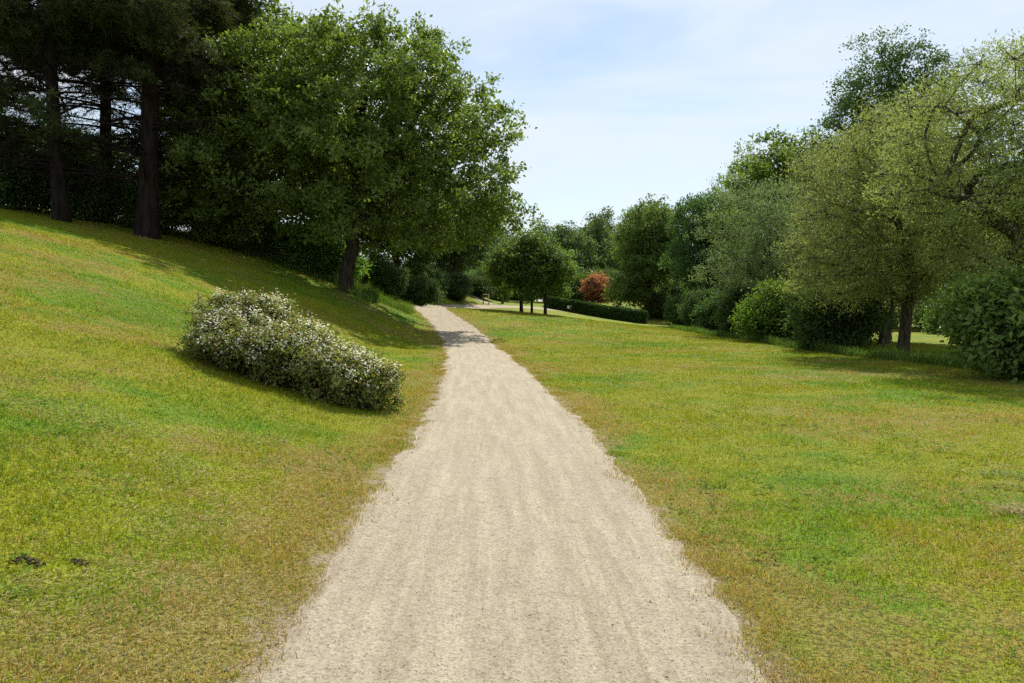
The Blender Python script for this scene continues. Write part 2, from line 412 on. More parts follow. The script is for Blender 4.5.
# a few fallen leaves and bits of twig
x, y, d = lawn_points(150, 2.3, 16, 1.3); az = rng.random(150) * 6.283
V, F = leaf_hex(np.stack([x, y, TZ(x, y) + .02], -1), np.stack([np.cos(az), np.sin(az), rng.uniform(-.1, .3, 150)], -1),
                nrm(np.stack([rng.normal(0, .4, 150), rng.normal(0, .4, 150), np.ones(150)], -1)), rng.uniform(.010, .028, 150), rng.uniform(.006, .014, 150), .3)
tag(link('fallen_leaves', mesh_np('fallen_leaves', V, F, M['litter'])), kind='stuff')

# dry clippings lying on the lawn
x, y, d = lawn_points(420000, 2.2, 40, 1.5)
e = edge_dist(x, y)
m = vnoise(x / 1.3, y / 1.3, 41) * .5 + vnoise(x / 3.6, y / 3.6, 42) * .8 + vnoise(x / .3, y / .3, 43) * .35
m = m + .16 * np.exp(-((x + 2.0) / .9) ** 2 - ((y - 3.5) / 1.0) ** 2) * 3.2 + .1 * np.exp(-((x - 2.4) / 1.2) ** 2 - ((y - 4.4) / 1.6) ** 2) * 3.5
keep = (e > -.08 + .2 * rng.random(len(x)) ** 2) & (m + .22 * np.exp(-np.maximum(e, 0) / .15) > .27 + .12 * rng.random(len(x))) & (x > -22) & (x < 14)
x, y, d = x[keep], y[keep], d[keep]
az = rng.random(len(x)) * 6.283
D = np.stack([np.cos(az), np.sin(az), rng.uniform(-.1, .2, len(x))], -1)
N = nrm(np.stack([rng.normal(0, .5, len(x)), rng.normal(0, .5, len(x)), np.ones(len(x))], -1))
L = rng.uniform(.018, .06, len(x)) * (1 + .02 * d)
V, F = leaf_quads(np.stack([x, y, TZ(x, y) + rng.uniform(.008, .030, len(x))], -1), D, N, L, .0027 * (np.maximum(d, 4) / 4) ** .8, .1)
tag(link('dry_grass', mesh_np('dry_grass', V, F, M['straw'])), kind='stuff')

# broad-leaved weeds and clover in the turf
x, y, d = lawn_points(4200, 2.4, 14, 1.4)
e = edge_dist(x, y); keep = (e > .12) & (x < 12) & (vnoise(x / 1.6, y / 1.6, 61) + .6 * vnoise(x / .5, y / .5, 62) > .08)
x, y, d = x[keep], y[keep], d[keep]
k = 9
X = np.repeat(x, k) + rng.normal(0, .025, len(x) * k); Yw = np.repeat(y, k) + rng.normal(0, .025, len(x) * k); az = rng.random(len(X)) * 6.283
Lw = rng.uniform(.014, .036, len(X)) * np.repeat(1 + .03 * d, k)
D = np.stack([np.cos(az), np.sin(az), rng.uniform(.1, .7, len(X))], -1); N = nrm(np.stack([rng.normal(0, .3, len(X)), rng.normal(0, .3, len(X)), np.ones(len(X))], -1))
V, F = leaf_quads(np.stack([X, Yw, TZ(X, Yw) + rng.uniform(.012, .035, len(X))], -1), D, N, Lw, Lw * .5, .2)
tag(link('lawn_weeds', mesh_np('lawn_weeds', V, F, M['weed'])), kind='stuff')

# longer grass at the foot of the trees
def strip(n, fx, hlo, hhi):
    x, y = fx(n)
    k = vnoise(x / .8, y / .8, 51) + .5
    sel = rng.random(len(x)) < .25 + k
    x, y, k = x[sel], y[sel], k[sel]
    H = rng.uniform(hlo, hhi, len(x)) * (.5 + k)
    return blades(np.stack([x, y, TZ(x, y) - .01], -1), H, rng.uniform(.012, .028, len(x)), rng.uniform(.1, .7, len(x)))
parts = [strip(26000, lambda n: ((lambda y: (12.1 + .3 * np.sin(y * .35) + np.abs(rng.normal(0, .7, n)), y))(rng.uniform(13, 60, n))), .12, .42),
         strip(5000, lambda n: (rng.uniform(-9.6, -7.6, n), rng.normal(42.6, .5, n)), .3, .9),
         strip(9000, lambda n: (rng.uniform(-24, -6, n), rng.normal(45.5, .8, n)), .2, .6)]
tag(link('tall_grass', mesh_np('tall_grass', *joinVF(parts), M['tall'])), kind='stuff')

# ------------------------------------------------------------------ trees
def grow(seed, limbs, attr, trunk_r, tip_r=.012, step=.7, zpen=.5, n_side=7, flare=1.35, jit=.10):
    """Branches from a skeleton of given limbs out to every attractor point."""
    rg = np.random.default_rng(seed)
    pos, par = [], []
    for li, pl in enumerate(limbs):
        pl = [np.array(p, float) for p in pl]
        seg = []
        for a, b in zip(pl[:-1], pl[1:]):
            k = max(1, int(np.linalg.norm(b - a) / step))
            for j in range(k): seg.append(a + (b - a) * j / k)
        seg.append(pl[-1])
        if li and len(pos):
            dd = np.linalg.norm(np.array(pos) - seg[0], axis=1); prev = int(dd.argmin())
            if dd.min() > .5: prev = -1
            else: seg = seg[1:]
        else: prev = -1
        for p in seg:
            pos.append(p + rg.normal(0, .03, 3) * (len(par) > 0)); par.append(prev); prev = len(pos) - 1
    c0 = np.array(limbs[0][-1], float)
    order = np.argsort(np.linalg.norm(attr - c0, axis=1))
    arr = np.zeros((len(pos) + len(attr) * 40, 3)); arr[:len(pos)] = pos; cnt = len(pos)
    zmin = min(p[2] for p in attr) if len(attr) else 0
    tipn = []
    for a in attr[order]:
        P = arr[:cnt]; dv = a - P; h = np.hypot(dv[:, 0], dv[:, 1]); dist = np.linalg.norm(dv, axis=1)
        cost = dist + zpen * np.maximum(0, P[:, 2] - a[2] + .3 * h) + (np.minimum(zmin * .6, 2.) > P[:, 2]) * 3
        k = int(cost.argmin()); p0 = P[k].copy(); L = dist[k]
        m = min(38, max(1, int(L / step)))
        ctrl = p0 + (a - p0) * .5 + np.array([0, 0, .14 * L]) + rg.normal(0, .09 * L, 3)
        prev = k
        for j in range(1, m + 1):
            t = j / m; q = (1 - t) ** 2 * p0 + 2 * t * (1 - t) * ctrl + t * t * a
            if j < m: q = q + rg.normal(0, jit * step, 3)
            arr[cnt] = q; par.append(prev); prev = cnt; cnt += 1
        tipn.append(prev)
    P = arr[:cnt].copy(); kids = [[] for _ in range(cnt)]
    pa_ = np.array(par); nl = sum(1 for _ in pos)
    for _ in range(4):
        Q = P.copy(); S_ = np.zeros_like(P); w_ = np.zeros(cnt)
        m_ = pa_ >= 0
        np.add.at(S_, pa_[m_], P[m_]); np.add.at(w_, pa_[m_], 1)
        ok = m_ & (w_ > 0)
        Q[ok] = .5 * P[ok] + .25 * P[pa_[ok]] + .25 * S_[ok] / w_[ok][:, None]
        P = Q
    for k, p in enumerate(par):
        if p >= 0: kids[p].append(k)
    ex = 2.3; rad = np.zeros(cnt)
    for k in range(cnt - 1, -1, -1):
        rad[k] = max(tip_r ** ex, sum(rad[c] for c in kids[k]))
    rad = rad ** (1 / ex); sc_ = trunk_r / rad[0]
    rad = tip_r + (rad - tip_r) * (trunk_r - tip_r) / max(rad[0] - tip_r, 1e-6)
    out = []
    starts = [k for k in range(cnt) if par[k] < 0]
    stack = [(k, -1) for k in starts]
    while stack:
        k, pa = stack.pop()
        ch = [k] if pa < 0 else [pa, k]
        while kids[ch[-1]]:
            cs = sorted(kids[ch[-1]], key=lambda c: -rad[c])
            for c in cs[1:]: stack.append((c, ch[-1]))
            ch.append(cs[0])
        if len(ch) < 2: continue
        rr = rad[ch].copy()
        if pa >= 0: rr[0] = rr[1]
        else:
            z = P[ch][:, 2] - P[ch[0]][2]
            rr = rr * (1 + (flare - 1) * np.exp(-z / (trunk_r * 1.6)))
        pp = P[ch].copy()
        if pa < 0: pp[0] = pp[0] - np.array([0, 0, .35])
        out.append(tube(pp, rr, n_side if rr[0] > .05 else 4))
    return out

def envelope(seed, lobes, n, mind, shell=.28, bump=.16, zmin=-9):
    rg = np.random.default_rng(seed); lob = np.array(lobes, float)
    w = lob[:, 3] * lob[:, 4] * lob[:, 5]; w = w ** .8 / (w ** .8).sum()
    ph = rg.random((len(lob), 3)) * 6.28
    pts = []; tries = 0
    while len(pts) < n and tries < n * 60:
        tries += 1
        k = rg.choice(len(lob), p=w); v = rg.normal(size=3); v /= np.linalg.norm(v)
        r = rg.random() ** shell
        r *= 1 + bump * (math.sin(4 * v[0] + ph[k, 0]) + math.sin(5 * v[1] + 3 * v[2] + ph[k, 1]) + math.sin(4.5 * v[2] + ph[k, 2])) / 1.6
        p = lob[k, :3] + v * lob[k, 3:] * r
        if p[2] < zmin: continue
        if pts and (np.linalg.norm(np.array(pts) - p, axis=1) < mind).any(): continue
        pts.append(p)
    return np.array(pts)

def crown_leaves(seed, attr, center, nsub, nleaf, rc, rs, L, W, up=.5, outw=.5, rnd=.8, droop=0., needle=False, zs=.6, hexa=False):
    rg = np.random.default_rng(seed)
    A = np.repeat(attr, nsub, 0); S = A + rg.normal(0, 1, A.shape) * np.array([rc, rc, rc * zs])
    k = rg.random(len(S)) < .93; A, S = A[k], S[k]
    cnt = np.maximum(2, (nleaf * rg.lognormal(0, .4, len(S))).astype(int))
    C = np.repeat(S, cnt, 0); n = len(C)
    off = rg.normal(0, rs, (n, 3)) * np.array([1, 1, .75]); P = C + off
    o = nrm(C - np.array(center))
    ca = nrm(P - np.repeat(A, cnt, 0) + np.array([0, 0, rc * .25]))
    N = nrm(np.array([0, 0, up]) + o * outw * .7 + ca * .75 + rg.normal(0, rnd * .5, (n, 3)))
    if needle: D = nrm(off + rg.normal(0, rs * .3, (n, 3)) + np.array([0, 0, rs * .5])); P = C + D * rs * .15
    else: D = nrm(rg.normal(0, 1, (n, 3)) + o * .4 + np.array([0, 0, -droop]))
    sz = rg.uniform(.7, 1.25, n)
    V, F = (leaf_hex if hexa else leaf_quads)(P, D, N, L * sz, W * sz, .18)
    tw = prisms(A, S, .012 if W > .03 else .008, .004)
    return (V, F), tw

class Proto: pass
def make_tree(seed, limbs, lobes, trunk_r, n_attr, mind, nsub, nleaf, rc, rs, L, W, leaf, bark, zmin=-9, shell=.28, bump=.16,
              extra=None, **kw):
    gk = {k: kw.pop(k) for k in ('tip_r', 'step', 'zpen', 'flare', 'jit') if k in kw}
    at = envelope(seed, lobes, n_attr, mind, shell, bump, zmin)
    if extra is not None: at = np.concatenate([at, extra])
    lob = np.array(lobes); cen = np.average(lob[:, :3], axis=0, weights=lob[:, 3]) - np.array([0, 0, lob[:, 5].max() * .4])
    br = grow(seed + 1, limbs, at, trunk_r, **gk)
    lv, tw = crown_leaves(seed + 2, at, cen, nsub, nleaf, rc, rs, L, W, **kw)
    p = Proto(); p.trunk = mesh_np('trunk', *joinVF(br + [tw]), M[bark], True); p.crown = mesh_np('crown', *lv, M[leaf])
    return p
def plant(name, label, cat, p, x, y, s=1, rz=0, group=None, leaf=None, z=None, parts=('trunk', 'crown')):
    r = empty(name, x, y, z, rz, s); tag(r, label, cat, group)
    link(parts[0], p.trunk, r); c = link(parts[1], p.crown, r)
    if leaf:
        c.material_slots[0].link = 'OBJECT'; c.material_slots[0].material = M[leaf]
    return r

# --- the great oak beside the path
OX, OY = -9.2, 42.
oak_limbs = [[(0, 0, 0), (.03, 0, .9), (.08, 0, 1.8), (.16, .05, 2.7), (.24, .1, 3.4), (.5, .1, 5.4), (.9, 0, 7.6), (1.1, -.1, 10), (1.2, 0, 12.5)],
             [(.24, .1, 3.4), (-1.6, -.8, 4.6), (-3.6, -1.5, 5.8), (-5.5, -1.9, 6.6)],
             [(.24, .1, 3.4), (1.9, -.9, 4.8), (4.0, -1.6, 6.2), (6.3, -2, 7.0)],
             [(.45, .1, 4.6), (-1.2, 1.4, 6.6), (-3.2, 2.6, 9.0)],
             [(.6, .1, 5.8), (2.4, 1.4, 8.0), (4.4, 2.2, 10.4)],
             [(.7, .1, 6.4), (-.8, -1.3, 8.6), (-2.2, -2.4, 11.2)]]
oak_lobes = [(.4, 0, 8.6, 8.0, 7.0, 6.2), (.9, 0, 10.6, 5.2, 5.0, 4.5), (5.2, -.5, 6.6, 4.6, 4.6, 4.4), (-5.2, -.3, 7.6, 4.2, 4.4, 4.2),
             (-3.4, .5, 11.4, 3.8, 4.0, 3.2), (7.2, -.6, 4.2, 2.3, 3, 2.6), (4.2, .5, 9.4, 3.6, 4, 3.0)]
oak = make_tree(101, oak_limbs, oak_lobes, .37, 380, 1.05, 11, 26, .56, .19, .23, .14, 'oak', 'bark', zmin=2.0, shell=.33, bump=.07, tip_r=.012, step=.8)
plant('oak_tree', 'great spreading oak with a thick dark trunk, on the bank beside the gravel path', 'tree', oak, OX, OY)

# --- pines on the ridge
def make_pine(seed, H, r, zlow, zneedle, spread, lean=(0, 0)):
    rg = np.random.default_rng(seed)
    parts = []; top = np.array([lean[0], lean[1], H])
    zz = np.linspace(0, 1, 14); pts = np.stack([zz * lean[0] + .15 * np.sin(zz * 5 + seed), zz * lean[1], zz * H], -1); pts[0, 2] = -.4
    parts.append(tube(pts, r * (1 - .8 * zz) * (1 + .3 * np.exp(-zz * H / .8)), 10))
    at = []; tA, tB = [], []
    z = zlow
    while z < H - .6:
        f = (z - zlow) / (H - zlow)
        for b in range(rg.integers(3, 6)):
            a = rg.random() * 6.283; L = spread * (1 - .62 * f) * rg.uniform(.65, 1.15)
            p0 = np.array([lean[0] * z / H, lean[1] * z / H, z + rg.uniform(-.3, .3)])
            dv = np.array([math.cos(a), math.sin(a), 0])
            t = np.linspace(0, 1, 7)[:, None]
            rise = rg.uniform(-.05, .28)
            pp = p0 + dv * L * t + np.array([0, 0, 1]) * (rise * L * t - .16 * L * t ** 2) + rg.normal(0, .07, (7, 3)) * t
            rr = np.linspace(.075 * (1 - .5 * f), .018, 7)
            parts.append(tube(pp, rr, 5))
            live = z > zneedle or rg.random() < .08
            for j in range(2, 7):
                for s_ in range(3 if not live else 4):
                    e_ = pp[j] + rg.normal(0, 1, 3) * np.array([.55, .55, .28]) + dv * .2
                    tA.append(pp[j]); tB.append(e_)
                    if live: at.append(e_)
                    else:
                        for _ in range(2):
                            tA.append(e_); tB.append(e_ + rg.normal(0, .35, 3) + dv * .2)
        z += rg.uniform(.55, .95)
    at = np.array(at)
    (V, F), tw = crown_leaves(seed + 5, at, (0, 0, H * .5), 3, 34, .30, .22, .34, .040, needle=True, up=.6)
    p = Proto(); p.trunk = mesh_np('trunk', *joinVF(parts + [prisms(np.array(tA), np.array(tB), .016, .006), tw]), M['bark_pine'], True)
    p.crown = mesh_np('crown', V, F, M['pine']); return p
pine_a = make_pine(201, 24, .52, 2.6, 8.2, 5.6, (.4, 0))
pine_b = make_pine(211, 22, .36, 2.8, 7.6, 5.2, (-.8, .3))
PG = 'tall pines along the ridge'
plant('pine_tree', 'tallest pine with the thickest straight dark trunk, on the ridge beside the oak', 'tree', pine_a, -18.4, 38.5, 1, .3, PG)
plant('pine_tree', 'slimmer tall pine on the crest of the slope near the picture edge, bare lower branches', 'tree', pine_b, -22.0, 37.5, 1, 1.2, PG)
plant('pine_tree', 'pine with slanting trunk at the outermost edge of the ridge group', 'tree', pine_b, -30.5, 44, 1.05, 3.4, PG)
plant('pine_tree', 'pine standing half hidden in the shade behind the thickest ridge pine', 'tree', pine_a, -17.5, 47, .95, 2.2, PG)
plant('pine_tree', 'pine set back between the two front ridge pines, trunk mostly in shade', 'tree', pine_b, -24.5, 46, 1.1, 5.0, PG)

# --- general kinds
def rnd_lobes(seed, H, rx, n, low=.25):
    rg = np.random.default_rng(seed); out = [(0, 0, H * .6, rx * .8, rx * .8, H * .36)]
    for k in range(n):
        a = rg.random() * 6.28; z = rg.uniform(low, .82); f = 1 - abs(z - .45) * .9
        out.append((math.cos(a) * rx * .5 * f, math.sin(a) * rx * .5 * f, H * z, rx * .52 * rg.uniform(.8, 1.2), rx * .52, H * .17 * rg.uniform(.8, 1.3)))
    return out
def trunk_line(H, wob, seed):
    rg = np.random.default_rng(seed); z = np.linspace(0, H, 7)
    return [[(rg.normal(0, wob) * (k > 0), rg.normal(0, wob) * (k > 0), float(zz)) for k, zz in enumerate(z)]]
broad_a = make_tree(301, trunk_line(8, .15, 3), rnd_lobes(5, 12, 5, 8), .27, 170, 1.05, 11, 19, .52, .24, .26, .16, 'broad', 'bark', zmin=1.0, shell=.3, step=.9)
broad_b = make_tree(311, trunk_line(9, .2, 4), rnd_lobes(9, 14, 4.6, 9, .3), .28, 180, 1.05, 11, 19, .50, .23, .26, .16, 'broad', 'bark', zmin=1.4, shell=.3, step=.9)
airy = make_tree(321, trunk_line(13, .25, 6), rnd_lobes(13, 16, 3.6, 11, .5), .24, 110, 1.0, 6, 14, .5, .25, .24, .13, 'grey', 'bark_grey', zmin=5, shell=.45, bump=.3, step=.9)
spire = make_tree(331, trunk_line(16, .2, 8), [(0, 0, 11, 3, 3, 5.5), (-1.6, 0, 14.6, 2.0, 2, 3.2), (.6, .3, 16, 1.6, 1.7, 3.6), (2.6, 0, 15.6, 1.2, 1.3, 3.2), (-2.6, 0, 11.5, 2, 2, 2.6)],
                  .3, 300, .62, 7, 24, .40, .2, .17, .10, 'dark', 'bark', zmin=4, shell=.36, bump=.22, step=.9)
olive = make_tree(341, trunk_line(6, .3, 9), rnd_lobes(17, 10, 5, 9, .22), .22, 240, .85, 11, 18, .40, .19, .17, .055, 'grey', 'bark_grey', zmin=.6, shell=.3, step=.7, droop=.5)
maple = make_tree(351, trunk_line(4, .06, 10), [(0, 0, 3.6, 1.4, 1.5, 1.5), (-1.3, .2, 2.9, 1.0, 1.2, .8), (1.2, -.4, 3.0, 1.1, 1.2, 1.0), (.35, 0, 5.0, .8, .9, .9), (-.7, .3, 4.4, .9, 1, .8), (-.2, -.9, 2.6, .9, .9, .6)],
                  .12, 130, .45, 8, 13, .32, .17, .19, .13, 'broad', 'bark', zmin=1.3, step=.5, bump=.42, shell=.4)
far_a = make_tree(361, trunk_line(10, .2, 11), rnd_lobes(23, 16, 5.5, 10, .2), .3, 130, 1.2, 8, 14, .8, .4, .5, .30, 'far', 'bark', zmin=1, shell=.3, step=1.4)
far_b = make_tree(371, trunk_line(12, .2, 12), rnd_lobes(29, 18, 4.6, 12, .35), .3, 120, 1.2, 8, 13, .75, .4, .5, .28, 'far', 'bark', zmin=2.5, shell=.36, bump=.25, step=1.4)

# --- right-hand willows with their arching limbs
wil_a = make_tree(401, [[(0, 0, 0), (-.25, 0, 1.3), (-.9, -.1, 2.6), (-1.8, -.2, 3.6), (-3.0, -.2, 4.5), (-4.1, -.3, 5.1)],
                        [(-.25, 0, 1.3), (-1.2, -.3, 2.0), (-2.3, -.4, 2.7), (-3.6, -.5, 3.1)],
                        [(-.25, 0, 1.3), (.3, .3, 2.8), (.4, .3, 4.6), (.2, .3, 6.4)],
                        [(-.9, -.1, 2.6), (-1.3, -.3, 4.2), (-1.6, -.3, 6.0)]],
                  [(-1.3, 0, 6.3, 3.3, 3.0, 2.2), (1.5, .4, 6.0, 3.0, 3.0, 2.6), (-3.4, -.2, 5.2, 1.8, 2.0, 1.7), (-2.4, 0, 3.6, 1.5, 1.7, .8), (2, 0, 4, 2, 2, 1.4), (0, 0, 8, 2.2, 2.2, 1), (-.6, 0, 7.3, 2.8, 2.4, 1.5)],
                  .25, 330, .66, 13, 22, .30, .15, .12, .036, 'willow', 'bark_grey', zmin=2.7, shell=.32, step=.5, droop=.5, jit=.07)
wil_b = make_tree(411, [[(0, 0, 0), (.12, 0, 1.0), (.3, 0, 2.1), (.2, 0, 3.4), (-.4, 0, 5.0), (-.8, 0, 6.6)],
                        [(-.75, .1, 0), (-.35, .1, 1.1), (-.1, .1, 1.9), (-.5, 0, 3.2), (-1.6, 0, 4.6)],
                        [(.3, 0, 2.1), (1.0, 0, 3.4), (1.6, .1, 4.6)],
                        [(.2, 0, 1.6), (-1.0, -.3, 2.6), (-2.2, -.5, 3.2)]],
                  [(-.9, 0, 6.0, 2.5, 2.5, 3.0), (-2.3, -.2, 3.4, 1.5, 1.9, 1.8), (1.0, 0, 5.2, 1.8, 2.0, 2.2), (-2.2, .2, 5.2, 1.6, 1.8, 1.8), (.1, -.5, 3.1, 1.5, 1.4, .9)],
                  .20, 300, .62, 12, 20, .29, .15, .12, .036, 'willow', 'bark_grey', zmin=1.5, shell=.32, step=.5, droop=.5, jit=.12)
plant('willow_tree', 'largest olive-green willow with heavy arching limbs at the right edge of the lawn', 'tree', wil_a, 15.2, 20.5)
plant('willow_tree', 'olive-green willow with one thick dark upright trunk and a thin leaning stem beside it', 'tree', wil_b, 14.0, 27.2, 1.0)

# --- bushes
def make_bush(seed, H, rx, n, nleaf, L, W, leaf, rs=.16, nst=6, nsub=7, mind=.36, **kw):
    rg = np.random.default_rng(seed)
    lobes = [(0, 0, H * .5, rx * .85, rx * .85, H * .46)]
    for k in range(6):
        a = k * 1.05 + rg.random(); lobes.append((math.cos(a) * rx * .5, math.sin(a) * rx * .5, H * rg.uniform(.25, .62), rx * .5, rx * .5, H * .3))
    at = envelope(seed, lobes, n, mind, .3, .2, .12)
    limbs = [[(rg.normal(0, .15), rg.normal(0, .15), 0), (rg.normal(0, rx * .3), rg.normal(0, rx * .3), H * .45)] for _ in range(nst)]
    br = grow(seed + 1, limbs, at, .05, tip_r=.006, step=.4)
    lv, tw = crown_leaves(seed + 2, at, (0, 0, 0), nsub, nleaf, .22, rs, L, W, hexa=True, **kw)
    p = Proto(); p.trunk = mesh_np('stems', *joinVF(br + [tw]), M['bark'], True); p.crown = mesh_np('foliage', *lv, M[leaf]); return p
def bush(name, label, p, x, y, s=1, rz=0, group=None, leaf=None):
    return plant(name, label, 'bush', p, x, y, s, rz, group, leaf, None, ('stems', 'foliage'))
elder = make_bush(501, 2.6, 1.7, 200, 10, .17, .085, 'elder', droop=.4)
dense = make_bush(511, 3.2, 1.7, 230, 14, .14, .075, 'dark')
loose = make_bush(521, 2.8, 1.9, 190, 12, .16, .09, 'elder')
BG = 'bushes along the right-hand tree line'
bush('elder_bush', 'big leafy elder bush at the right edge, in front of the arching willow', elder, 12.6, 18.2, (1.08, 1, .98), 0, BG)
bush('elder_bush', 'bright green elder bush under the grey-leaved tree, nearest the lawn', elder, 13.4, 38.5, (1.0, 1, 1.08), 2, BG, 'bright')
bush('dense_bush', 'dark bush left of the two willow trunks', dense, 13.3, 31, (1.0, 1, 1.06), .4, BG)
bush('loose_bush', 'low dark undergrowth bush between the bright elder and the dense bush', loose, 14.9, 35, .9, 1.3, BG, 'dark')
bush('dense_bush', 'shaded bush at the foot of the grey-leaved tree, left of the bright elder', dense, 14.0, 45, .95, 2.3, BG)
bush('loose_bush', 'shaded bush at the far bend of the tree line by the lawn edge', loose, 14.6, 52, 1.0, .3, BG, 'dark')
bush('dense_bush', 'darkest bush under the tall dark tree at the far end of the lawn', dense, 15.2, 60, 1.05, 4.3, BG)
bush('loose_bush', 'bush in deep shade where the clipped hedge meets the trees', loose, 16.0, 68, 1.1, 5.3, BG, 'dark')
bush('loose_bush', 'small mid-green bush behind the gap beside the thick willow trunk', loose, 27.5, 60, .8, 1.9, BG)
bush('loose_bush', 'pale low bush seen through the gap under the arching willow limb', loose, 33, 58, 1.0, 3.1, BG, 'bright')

# --- trees right
TG = 'trees of the right-hand tree line'
plant('olive_tree', 'wide grey-leaved tree with drooping rounded crown above the bright elder bush', 'tree', olive, 16.2, 47, (1.0, 1.0, .98), .8, TG)
plant('olive_tree', 'grey-leaved tree squeezed behind the dense bush and the upright willow', 'tree', olive, 17.8, 36.5, (.95, .95, 1.0), 2.9, TG, 'grey')
plant('broad_tree', 'tall bright green tree rising behind the wide grey-leaved tree', 'tree', broad_b, 21.6, 60, (1.05, 1.05, 1.06), .5, TG, 'bright')
plant('spire_tree', 'tallest dark tree with several pointed tops against the sky, behind the willows', 'tree', spire, 20.7, 42, (.94, .94, .875), 0, TG)
plant('airy_tree', 'thin see-through tree with wispy grey top against the sky', 'tree', airy, 23.0, 78, (1.0, 1.0, 1.1), .2, TG)
plant('broad_tree', 'dark round tree at the end of the lawn, left of the wide grey-leaved tree', 'tree', broad_a, 18.2, 72, (.78, .78, 1.03), 1.9, TG, 'dark')
plant('broad_tree', 'rounded mid-green tree standing right of the red shrub', 'tree', broad_a, 15.4, 86, (.95, .95, 1.06), 4.0, TG)
plant('broad_tree', 'mid-green tree filling the gap between the dark round tree and the bright tall one', 'tree', broad_b, 23.5, 70, (1.0, 1.0, .82), 3.2, TG)
HB = 'background trees behind the right-hand willows'
for k, (x, y, s, pr) in enumerate([(37, 34, .8, broad_a), (42, 44, .85, broad_b), (26.5, 66, .75, broad_a), (33, 66, .8, broad_a), (40, 62, .9, broad_b),
                                   (29, 78, .85, broad_b), (38, 76, .95, broad_a), (30, 92, 1., broad_a), (34, 24, .8, olive), (46, 54, .9, broad_b), (39, 69, .9, broad_a), (45, 74, .9, broad_b)]):
    plant('background_tree', 'green tree in the second row, mostly hidden behind the willows and bushes', 'tree', pr, x, y, s, k * 1.3, HB)

for k, (x, y, s) in enumerate([(36, 56, 1.5), (41, 62, 1.6), (46, 66, 1.7), (31, 52, 1.2)]):
    bush('background_bush', 'bush in the row closing the grassy gap behind the upright willow', [dense, loose][k % 2], x, y, s, k * 1.9, 'bushes behind the grassy gap')

# --- far middle
FG = 'far trees closing the view beyond the hedge'
far_list = [(9.5, 128, 0.84, far_a, 'far tree with rounded grey-green top directly above the red shrub'),
            (14.5, 138, 0.88, far_b, 'far tree with an uneven taller top just right of the red shrub'),
            (20.5, 130, 0.88, far_a, 'far tree behind the rounded mid-green tree'),
            (4.0, 140, 0.80, far_a, 'far tree seen above the three small maples'),
            (-2.5, 150, 0.88, far_b, 'far tree peeping out beside the edge of the oak crown'),
            (7.5, 165, 0.97, far_b, 'most distant pale tree between the maples and the red shrub'),
            (15.5, 165, 1.01, far_a, 'most distant pale tree top right of the red shrub'),
            (1.2, 136, .78, far_a, 'far tree filling the dip between the oak crown and the maples'),
            (11.8, 152, .95, far_a, 'far rounded tree in the dip above the red shrub'),
            (-4.5, 128, .8, far_b, 'far tree low behind the right edge of the oak crown'),
            (17.8, 148, 1.0, far_b, 'far tree in the dip left of the rounded mid-green tree'),
            (27, 140, 1.1, far_b, 'far tree behind the thin see-through tree'),
            (-9, 140, 1.0, far_a, 'far tree hidden behind the lower right of the oak crown')]
for k, (x, y, s, pr, lab) in enumerate(far_list):
    plant('far_tree', lab, 'tree', pr, x, y, s, k * .9, FG)
MG = 'small maples on the far lawn'
plant('maple_tree', 'small maple with thicker trunk, left of the three beyond the path', 'tree', maple, .72, 58.2, (1.1, 1.1, 1.04), 0, MG)
plant('maple_tree', 'small maple with the thinnest trunk, in the middle of the three', 'tree', maple, 1.55, 59.6, (.8, .8, .95), 2, MG, 'bright')
plant('maple_tree', 'small maple at the end of the clipped hedge, right of the three', 'tree', maple, 2.5, 57.2, (1.0, 1.0, .98), 4, MG)
plant('young_tree', 'bright young tree behind the maples, left of the red shrub', 'tree', maple, 4.6, 99, (1.5, 1.5, 1.2), 1, 'young trees behind the maples', 'bright')
plant('young_tree', 'dark young tree behind the left maple', 'tree', maple, -.6, 92, (1.5, 1.5, 1.15), 3, 'young trees behind the maples', 'dark')
# behind the oak
LG = 'trees in the shade behind the oak'
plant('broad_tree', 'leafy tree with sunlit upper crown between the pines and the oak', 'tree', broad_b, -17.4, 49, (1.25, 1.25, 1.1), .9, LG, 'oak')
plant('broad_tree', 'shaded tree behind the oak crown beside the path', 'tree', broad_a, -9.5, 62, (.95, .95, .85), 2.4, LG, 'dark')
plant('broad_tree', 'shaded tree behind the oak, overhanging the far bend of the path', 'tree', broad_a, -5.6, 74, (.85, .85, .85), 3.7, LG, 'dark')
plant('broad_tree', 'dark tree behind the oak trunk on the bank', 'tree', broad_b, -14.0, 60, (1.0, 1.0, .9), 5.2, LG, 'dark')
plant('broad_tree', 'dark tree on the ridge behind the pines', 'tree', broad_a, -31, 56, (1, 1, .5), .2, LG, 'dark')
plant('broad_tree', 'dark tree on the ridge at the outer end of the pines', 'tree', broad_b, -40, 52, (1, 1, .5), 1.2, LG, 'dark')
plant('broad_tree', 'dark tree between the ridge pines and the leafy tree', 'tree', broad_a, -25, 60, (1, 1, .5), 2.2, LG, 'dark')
UG = 'undergrowth bushes on the bank under the oak and pines'
